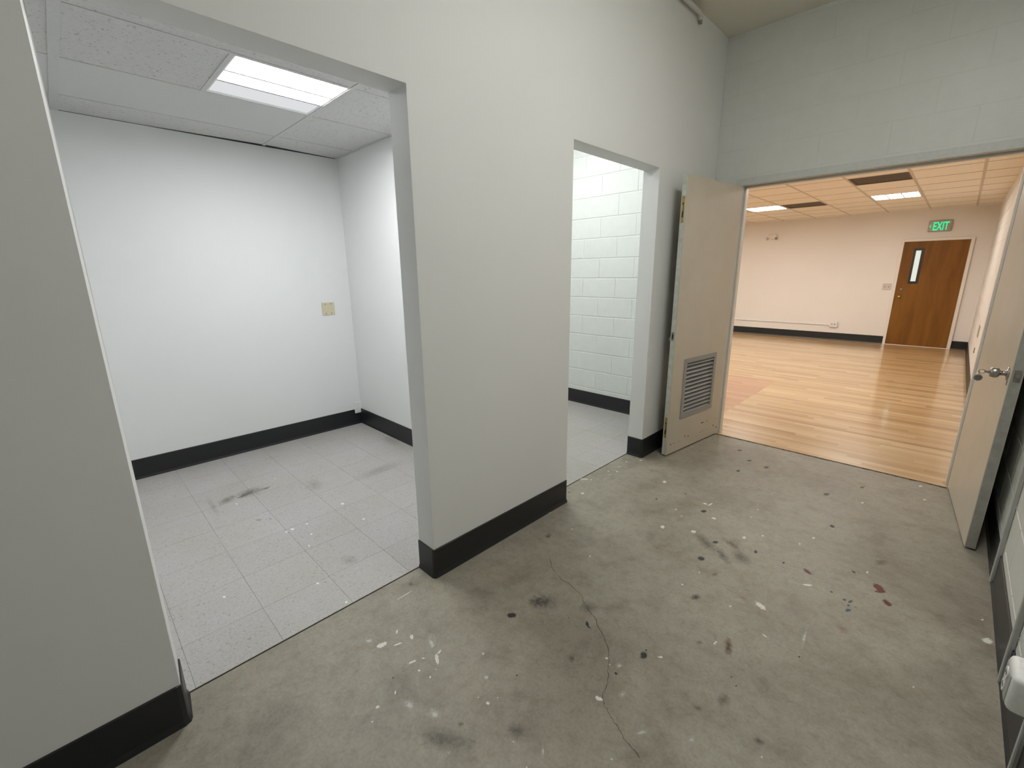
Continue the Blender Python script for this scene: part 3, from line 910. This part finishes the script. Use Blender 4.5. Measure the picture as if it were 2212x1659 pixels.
A = [b.verts.new((x, w0, z)) for x, z in prof]; B = [b.verts.new((x, w1, z)) for x, z in prof]
b.faces.new(A); b.faces.new(list(reversed(B)))
for i in range(6):
    b.faces.new((A[i], A[(i + 1) % 6], B[(i + 1) % 6], B[i]))
sl = mesh_of('slat', b, 'louver')
for k in range(13):
    o = bpy.data.objects.new('slat', sl); COL.objects.link(o); o.parent = lv
    o.location = (0, 0, 0.330 + k * 0.0342)
def bolt(zc, h):
    p = one_box('flush_bolt', (-0.032, -0.010, LD + 0.002, LD + 0.0048, zc - h / 2, zc + h / 2), 'brass', d1, bevel=0.0008)
    bm = bmesh.new(); box(bm, -0.026, -0.016, LD + 0.0046, LD + 0.0054, zc - 0.055, zc + 0.045)
    obj('slot', bm, 'dark', p)
    bm = bmesh.new(); box(bm, -0.025, -0.017, LD + 0.005, LD + 0.012, zc - 0.015, zc + 0.035, bevel=0.002)
    obj('lever', bm, 'brass', p)
    for s in (-1, 1):
        bm = bmesh.new(); cyl(bm, (-0.021, LD + 0.004, zc + s * (h / 2 - 0.015)), (-0.021, LD + 0.0058, zc + s * (h / 2 - 0.015)), 0.004)
        obj('screw', bm, 'brass', p)
bolt(1.905, 0.185); bolt(0.235, 0.175)
p = one_box('strike_plate', (-0.034, -0.012, LD + 0.002, LD + 0.0045, 0.95, 1.015), 'aged_steel', d1, bevel=0.0008)
one_box('strike_hole', (-0.029, -0.017, LD + 0.004, LD + 0.0050, 0.966, 1.0), 'dark', p)
bm = bmesh.new(); cyl(bm, (-TH, 0.80, 0.955), (-TH - 0.022, 0.80, 0.955), 0.022); obj('lock_blank', bm, 'aged_steel', d1)
rc = random.Random(9)
for (u, z, w, h) in [(0.291, 0.163, .03, .009), (0.262, .160, .012, .006), (0.202, 0.160, .016, .006), (0.300, 0.079, .018, .004), (0.264, 0.082, .012, .004),
                     (0.186, 0.077, .010, .004), (0.508, 0.089, .011, .014), (0.56, .102, .008, .016), (0.649, 0.078, .009, .004), (0.732, 0.080, .012, .005), (0.776, 0.081, .012, .009),
                     (0.075, 0.09, .02, .008), (0.02, 0.060, .016, .010), (0.05, .15, .006, .010)]:
    bm = bmesh.new()
    n = 9
    ang = [2 * math.pi * i / n for i in range(n)]
    vs = [bm.verts.new((0.0007, u + w * rc.uniform(.5, 1) * math.cos(t), max(0.002, z + h * rc.uniform(.5, 1) * math.sin(t)))) for t in ang]
    bm.faces.new(vs)
    obj('paint_chip', bm, 'chip', d1)

# active leaf with the knob; built with its corridor face towards -x, then mirrored in x like the other leaf
a = leaf_angle(XR, YE, 1.8782, 3.2287)
LD2 = 0.893
d2 = thing('door_2', (XR + 0.003, YE - 0.002, 0.012), 'open beige door leaf with steel knob against the block wall', 'door', kind='structure', rotz=a - math.pi / 2)
bm = bmesh.new(); box(bm, 0, 0.044, 0.0, LD2, 0, HZ, bevel=0.002)
obj('leaf', bm, 'door', d2)
one_box('edge_strip', (0.003, 0.041, LD2 - 0.001, LD2 + 0.0015, 0.002, HZ - 0.002), 'door_edge_grey', d2)
zk, uk = 0.955, 0.835
k = obj('knob', bmesh.new(), 'steel', d2)
bm = bmesh.new()
lathe(bm, (0, uk, zk), (-1, 0, 0), [(0, .032), (.003, .032), (.006, .028), (.008, .0125), (.028, .0125), (.030, .019), (.036, .0255), (.048, .0265), (.060, .0235), (.064, .020), (.065, .008)])
k.data = mesh_of('knob', bm, 'steel', True)
bm = bmesh.new(); lathe(bm, (0, uk, zk), (-1, 0, 0), [(.064, .0085), (.067, .0085), (.0675, .007)]); obj('keyway', bm, 'aged_steel', k)
bm = bmesh.new(); lathe(bm, (0.044, uk, zk), (1, 0, 0), [(0, .032), (.004, .030), (.007, .0125), (.03, .0125), (.034, .024), (.055, .026), (.064, .019)]); obj('knob', bm, 'steel', d2, True)
p = one_box('latch_plate', (0.010, 0.036, LD2 + 0.001, LD2 + 0.0032, zk - 0.030, zk + 0.030), 'aged_steel', d2, bevel=0.0008)
bm = bmesh.new(); cyl(bm, (0.022, LD2 + .002, zk), (0.022, LD2 + .010, zk), 0.0105, 0.009); obj('latch', bm, 'steel', p)
one_box('wear_patch', (-0.0008, 0.0002, uk + 0.012, uk + 0.032, zk - 0.055, zk - 0.030), 'chip', d2)
R2 = Matrix.Translation(d2.location) @ Matrix.Rotation(d2.rotation_euler.z, 4, 'Z')
# the key left in the lock with a ring and a round tag
kl = R2 @ Vector((0.066, uk, zk))
key = thing('key', kl, 'small key left in the knob with a round tag', 'key', rotz=d2.rotation_euler.z)
bm = bmesh.new(); box(bm, -0.016, 0.0005, -0.001, 0.001, -0.0055, 0.0055, bevel=0.0004); obj('shank', bm, 'steel', key)
bm = bmesh.new()
for i in range(20):
    pass
pts = [(-0.026 + 0.011 * math.cos(2 * math.pi * i / 20), 0, 0.010 * math.sin(2 * math.pi * i / 20)) for i in range(21)]
tube(bm, pts, 0.0022, 8); obj('bow', bm, 'steel', key, True)
bm = bmesh.new()
pts = [(-0.034, 0.009 * math.sin(2 * math.pi * i / 18), -0.009 + 0.010 * math.cos(2 * math.pi * i / 18)) for i in range(19)]
tube(bm, pts, 0.0009, 6); obj('ring', bm, 'steel', key, True)
bm = bmesh.new(); cyl(bm, (-0.034, -0.0008, -0.034), (-0.034, 0.0008, -0.034), 0.0165, n=28); tgt = obj('tag', bm, 'aged_steel', key)
for dz in (0.004, -0.004):
    one_box('tag_line', (-0.045, -0.023, -0.0012, 0.0012, -0.034 + dz - 0.001, -0.034 + dz + 0.001), 'dark', tgt)

def mirror_x(root):
    seen = set()
    todo = [o for o in bpy.data.objects if o.parent == root]
    while todo:
        o = todo.pop()
        todo += [c for c in bpy.data.objects if c.parent == o]
        if o.data.name not in seen:
            seen.add(o.data.name)
            o.data.transform(Matrix.Scale(-1, 4, (1, 0, 0)))
            o.data.flip_normals()
for r_ in (d1, d2, key):
    mirror_x(r_)

# ================================================================ FAR DOOR
DL, DT = 0.730, 2.007
d3 = thing('door_3', (DL, YF, 0), 'closed brown wooden door with narrow lit window below exit sign', 'door', kind='structure')
bm = bmesh.new()
V = {}
hole = (0.175, 0.290, 1.225, 1.868)
tmp = bmesh.new(); plate_hole(tmp, 0.0, 0.914, 0.008, DT, hole, 0.0, 0.03)
for v in tmp.verts:
    v.co = Vector((v.co.y, -v.co.x, v.co.z))
obj('leaf', tmp, 'door_wood', d3)
tmp = bmesh.new(); plate_hole(tmp, hole[0] - 0.012, hole[1] + 0.020, hole[2] - 0.008, hole[3] + 0.012, (0.196, 0.272, 1.262, 1.838), 0.0, 0.040)
for v in tmp.verts:
    v.co = Vector((v.co.y, -v.co.x, v.co.z))
wn = obj('door_window', tmp, 'lite_frame', d3)
one_box('pane', (0.194, 0.274, -0.024, -0.020, 1.260, 1.840), 'lit_pane', wn)
bm = bmesh.new(); lathe(bm, (0.078, -0.03, 0.965), (0, -1, 0), [(0, .030), (.004, .030), (.008, .012), (.030, .012), (.036, .024), (.055, .026), (.065, .018)]); obj('knob', bm, 'brass', d3, True)
bm = bmesh.new(); lathe(bm, (0.085, -0.03, 1.108), (0, -1, 0), [(0, .024), (.008, .022), (.012, .012)]); obj('deadbolt', bm, 'aged_steel', d3, True)
one_box('pale_foot_strip', (-0.005, 0.919, -0.036, 0.0, 0.004, 0.012), 'frame_far', d3)  # pale cream strip along the foot of the leaf
tr = thing('trim_2', (DL, YF, 0), 'cream casing around the brown wooden door', 'door casing', kind='structure')
one_box('side_casing', (-0.046, -0.001, -0.042, 0, 0, DT + 0.046), 'frame_far', tr, bevel=0.003)
one_box('side_casing', (0.915, 0.964, -0.042, 0, 0, DT + 0.046), 'frame_far', tr, bevel=0.003)
one_box('head_casing', (-0.001, 0.915, -0.042, 0, DT + 0.001, DT + 0.046), 'frame_far', tr, bevel=0.003)

# exit sign
ex = thing('exit_sign', (1.19, YF, 2.17), 'green lit exit sign above the brown door', 'sign')
bm = bmesh.new(); box(bm, -0.163, 0.163, -0.045, 0.0, 0.0, 0.200, bevel=0.012, seg=3); obj('housing', bm, 'sign', ex)
def text_mesh(name, body, size, sx, mat, parent, loc, extrude=0.002):
    cu = bpy.data.curves.new(name, 'FONT')
    cu.body = body; cu.size = size; cu.extrude = extrude; cu.align_x = 'CENTER'; cu.offset = 0.004
    to = bpy.data.objects.new(name, cu); COL.objects.link(to)
    dg = bpy.context.evaluated_depsgraph_get()
    me = bpy.data.meshes.new_from_object(to.evaluated_get(dg))
    bpy.data.objects.remove(to)
    me.transform(Matrix.Rotation(math.pi / 2, 4, 'X') @ Matrix.Scale(sx, 4, (1, 0, 0)))
    me.materials.clear(); me.materials.append(M[mat])
    o = bpy.data.objects.new(name, me); COL.objects.link(o); o.parent = parent; o.location = loc
    return o
text_mesh('lettering', 'EXIT', 0.205, 0.52, 'green', ex, (0.010, -0.046, 0.026))
bm = bmesh.new()
for s in (-1, 1):
    pts = [(-0.150, 0.100), (-0.128, 0.100 + s * 0.028), (-0.120, 0.100 + s * 0.028), (-0.138, 0.100)]
    quad(bm, [(x, -0.0475, z) for x, z in pts])
obj('chevron', bm, 'green', ex)

# emergency light: a shallow housing with two lamp heads
em = thing('emergency_light', (-1.61, YF, 2.18), 'cream emergency light with two round heads high on the cream wall', 'emergency light')
bm = bmesh.new(); box(bm, -0.085, 0.085, -0.05, 0, 0.015, 0.115, bevel=0.010, seg=2); obj('housing', bm, 'frame_far', em)
for s in (-1, 1):
    bm = bmesh.new(); lathe(bm, (s * 0.078, -0.03, 0.035), (s * 0.25, -1, -0.2), [(0, .022), (.02, .034), (.045, .038), (.05, .034), (.051, .010)]); h = obj('lamp_head', bm, 'frame_far', em, True)
    bm = bmesh.new(); lathe(bm, Vector((s * 0.078, -0.03, 0.035)) + Vector((s * 0.25, -1, -0.2)).normalized() * .050, (s * 0.25, -1, -0.2), [(0, .030), (.003, .028)]); obj('lamp_lens', bm, 'aged_steel' if s > 0 else 'grey_plastic', h)

def wall_plate(name, loc, w, h, label, mat, face, screws, cat='wall plate', t=0.007, sz=0.004):
    """face: axis the plate looks along ('x+' , 'x-' or 'y-')"""
    e = thing(name, loc, label, cat)
    if face == 'y-':
        dims = lambda u0, u1, z0, z1, d0, d1: (u0, u1, -d1, -d0, z0, z1)
    elif face == 'x+':
        dims = lambda u0, u1, z0, z1, d0, d1: (d0, d1, u0, u1, z0, z1)
    else:
        dims = lambda u0, u1, z0, z1, d0, d1: (-d1, -d0, u0, u1, z0, z1)
    one_box('plate', dims(-w / 2, w / 2, 0, h, 0, t), mat, e, bevel=0.002)
    for u, z in screws:
        one_box('screw', dims(u - sz, u + sz, z - sz, z + sz, t - 0.001, t + 0.0012), 'aged_steel' if mat != 'ivory' else 'vent', e)
    return e, dims
wall_plate('blank_plate', (-D1, 1.753, 1.118), 0.118, 0.116, 'ivory square blank plate with four screws on white wall', 'ivory', 'x+', [(-.026, .016), (.026, .016), (-.026, .102), (.026, .102)])
wall_plate('blank_plate', (-D1, 1.944, 0.117), 0.070, 0.114, 'small white plate low in the office corner over the base', 'white_plastic', 'x+', [(0, .018), (0, .096)], t=0.012, sz=0.0025)
e, dm = wall_plate('switch_plate', (0.586, YF - 0.003, 1.090), 0.138, 0.126, 'pale wall plate beside the brown door at switch height', 'pale_plate', 'y-', [], t=0.012)
for u in (-0.03, 0.03):
    one_box('toggle', dm(u - 0.008, u + 0.008, 0.045, 0.080, 0.011, 0.020), 'sign', e)
wall_plate('blank_plate', (WF, 8.70, 0.590), 0.30, 0.15, 'pale cover plate on the cream block side wall', 'sign', 'x-', [])
wall_plate('outlet_cover', (WF, 8.62, 0.375), 0.05, 0.07, 'tiny dark outlet low on the cream block side wall', 'vent', 'x-', [])

# surface raceway and outlet on the cream wall
ro = thing('outlet_box', (-0.190, YF - 0.003, 0.285), 'white surface outlet box on the cream wall above black base', 'outlet')
bm = bmesh.new(); box(bm, -0.068, 0.068, -0.05, 0, 0, 0.118, bevel=0.006, seg=2); obj('housing', bm, 'white_plastic', ro)
for s in (-1, 1):
    bm = bmesh.new(); cyl(bm, (s * 0.026, -0.049, 0.060), (s * 0.026, -0.052, 0.060), 0.017); r_ = obj('socket', bm, 'grey_plastic', ro)
    for q in (-1, 1):
        one_box('slot', (s * 0.026 + q * 0.006 - 0.0015, s * 0.026 + q * 0.006 + 0.0015, -0.0528, -0.0515, 0.055, 0.067), 'dark', r_)
rw = thing('raceway', (-2.0, YF - 0.003, 0.325), 'thin white wiring raceway along the cream wall to the outlet box', 'raceway')
bm = bmesh.new(); box(bm, -2.55, 1.742, -0.020, 0, -0.011, 0.011, bevel=0.003); obj('channel', bm, 'white_plastic', rw)
for x in (-1.5, 0.2):
    one_box('clip', (x - 0.02, x + 0.02, -0.0215, 0, -0.0125, 0.0125), 'white_plastic', rw)

# ================================================================ RIGHT WALL FITTINGS
for (yy, top, lab) in [(2.94, 2.6, 'thin grey vertical strip on the block wall beside the open door'),
                       (2.185, 2.6, 'thin grey vertical strip on the block wall beyond the white box'),
                       (1.735, 0.30, 'short grey strip rising from the floor to the white box')]:
    s = thing('cable_strip', (W - 0.008, yy, 0), lab, 'cable strip', 'cable strips on the right wall')
    bm = bmesh.new()
    box(bm, -0.010, 0.006, -0.008, 0.008, 0.002, top, bevel=0.003, seg=2); obj('channel', bm, 'strip', s)
    one_box('shadow_edge', (-0.006, 0.006, -0.0105, -0.0075, 0.002, top), 'grey_plastic', s)  # darker sliver down one side, painted in as the strip's shadow
ob = thing('outlet_box', (W - 0.001, 1.675, 0.305), 'white rounded surface outlet box low on the grey block wall', 'outlet')
bm = bmesh.new(); box(bm, -0.078, 0.004, -0.060, 0.062, 0, 0.112, bevel=0.017, seg=4); obj('housing', bm, 'white_plastic', ob, True)
bm = bmesh.new(); box(bm, -0.0805, -0.076, -0.040, 0.042, 0.014, 0.098, bevel=0.002); pl = obj('cover', bm, 'grey_plastic', ob)
for z in (0.036, 0.076):
    bm = bmesh.new(); cyl(bm, (-0.080, 0.006, z), (-0.083, 0.006, z), 0.018, n=24); r_ = obj('socket', bm, 'white_plastic', ob)
    for q in (-1, 1):
        one_box('slot', (-0.0838, -0.0825, 0.006 + q * 0.006 - 0.0015, 0.006 + q * 0.006 + 0.0015, z - 0.004, z + 0.006), 'dark', r_)

# pipe high on the partition
pp = thing('wall_pipe', (0.0, 3.0, 3.232), 'painted pipe with dark end under the corridor slab', 'pipe')
bm = bmesh.new()
arc = [(0.03, -1.6 + 0.4 * i, 0) for i in range(6)] + [(0.03, 0.49, 0.004), (0.03, 0.515, -0.004), (0.03, 0.525, -0.022), (0.03, 0.525, -0.040)]
tube(bm, arc, 0.016, 16); obj('tube', bm, 'pipe', pp, True)
bm = bmesh.new(); cyl(bm, (0.03, 0.525, -0.038), (0.03, 0.525, -0.058), 0.013); obj('stub', bm, 'aged_steel', pp)
for yy in (-1.2, 0.2):
    one_box('clamp', (0.0, 0.05, yy - 0.012, yy + 0.012, -0.019, 0.019), 'pipe', pp, bevel=0.003)

# ================================================================ MARKS ON THE FLOORS
discs = {}
def spot_mesh(kind):
    if kind not in discs:
        bm = bmesh.new()
        n = 16
        c = bm.verts.new((0, 0, 0))
        ring = [bm.verts.new((1.25 * math.cos(2 * math.pi * i / n), 1.25 * math.sin(2 * math.pi * i / n), 0)) for i in range(n)]
        for i in range(n):
            bm.faces.new((c, ring[i], ring[(i + 1) % n]))
        discs[kind] = mesh_of('paint_spot', bm, 's_' + kind)
    return discs[kind]
idx = 0
for kind, lst in SPOTS.items():
    for (x, y, ra, rb, deg) in lst:
        par = floor_office if kind[0] == 'v' else floor
        soft = kind in ('smear', 'chalk', 'vbrown', 'vsmear', 'rust', 'pink')
        o = bpy.data.objects.new('floor_stain' if soft else 'paint_spot', spot_mesh(kind))
        COL.objects.link(o); o.parent = par
        o.location = (x, y, (0.0034 if kind[0] == 'v' else 0.0004) + 0.000004 * idx)
        o.rotation_euler = (0, 0, math.radians(deg))
        o.scale = (ra * 1.45, max(rb * 1.45, 0.0035), 1.0)
        idx += 1
bm = bmesh.new()
rk = random.Random(21)
pts = []
for (a, b) in zip(CRACK, CRACK[1:]):
    for k in range(4):
        t_ = k / 4
        pts.append((a[0] + (b[0] - a[0]) * t_ + rk.uniform(-.003, .003), a[1] + (b[1] - a[1]) * t_ + rk.uniform(-.003, .003)))
prev = None
for i in range(1, len(pts) - 1):
    d = Vector((pts[i + 1][0] - pts[i - 1][0], pts[i + 1][1] - pts[i - 1][1])).normalized()
    w = rk.uniform(0.0004, 0.0013)
    nrm = Vector((-d.y, d.x)) * w
    cur = (bm.verts.new((pts[i][0] + nrm.x, pts[i][1] + nrm.y, 0.0012)), bm.verts.new((pts[i][0] - nrm.x, pts[i][1] - nrm.y, 0.0012)))
    if prev and not (26 < i < 29):
        bm.faces.new((prev[0], prev[1], cur[1], cur[0]))
    prev = cur
obj('floor_crack', bm, 'crack', floor)
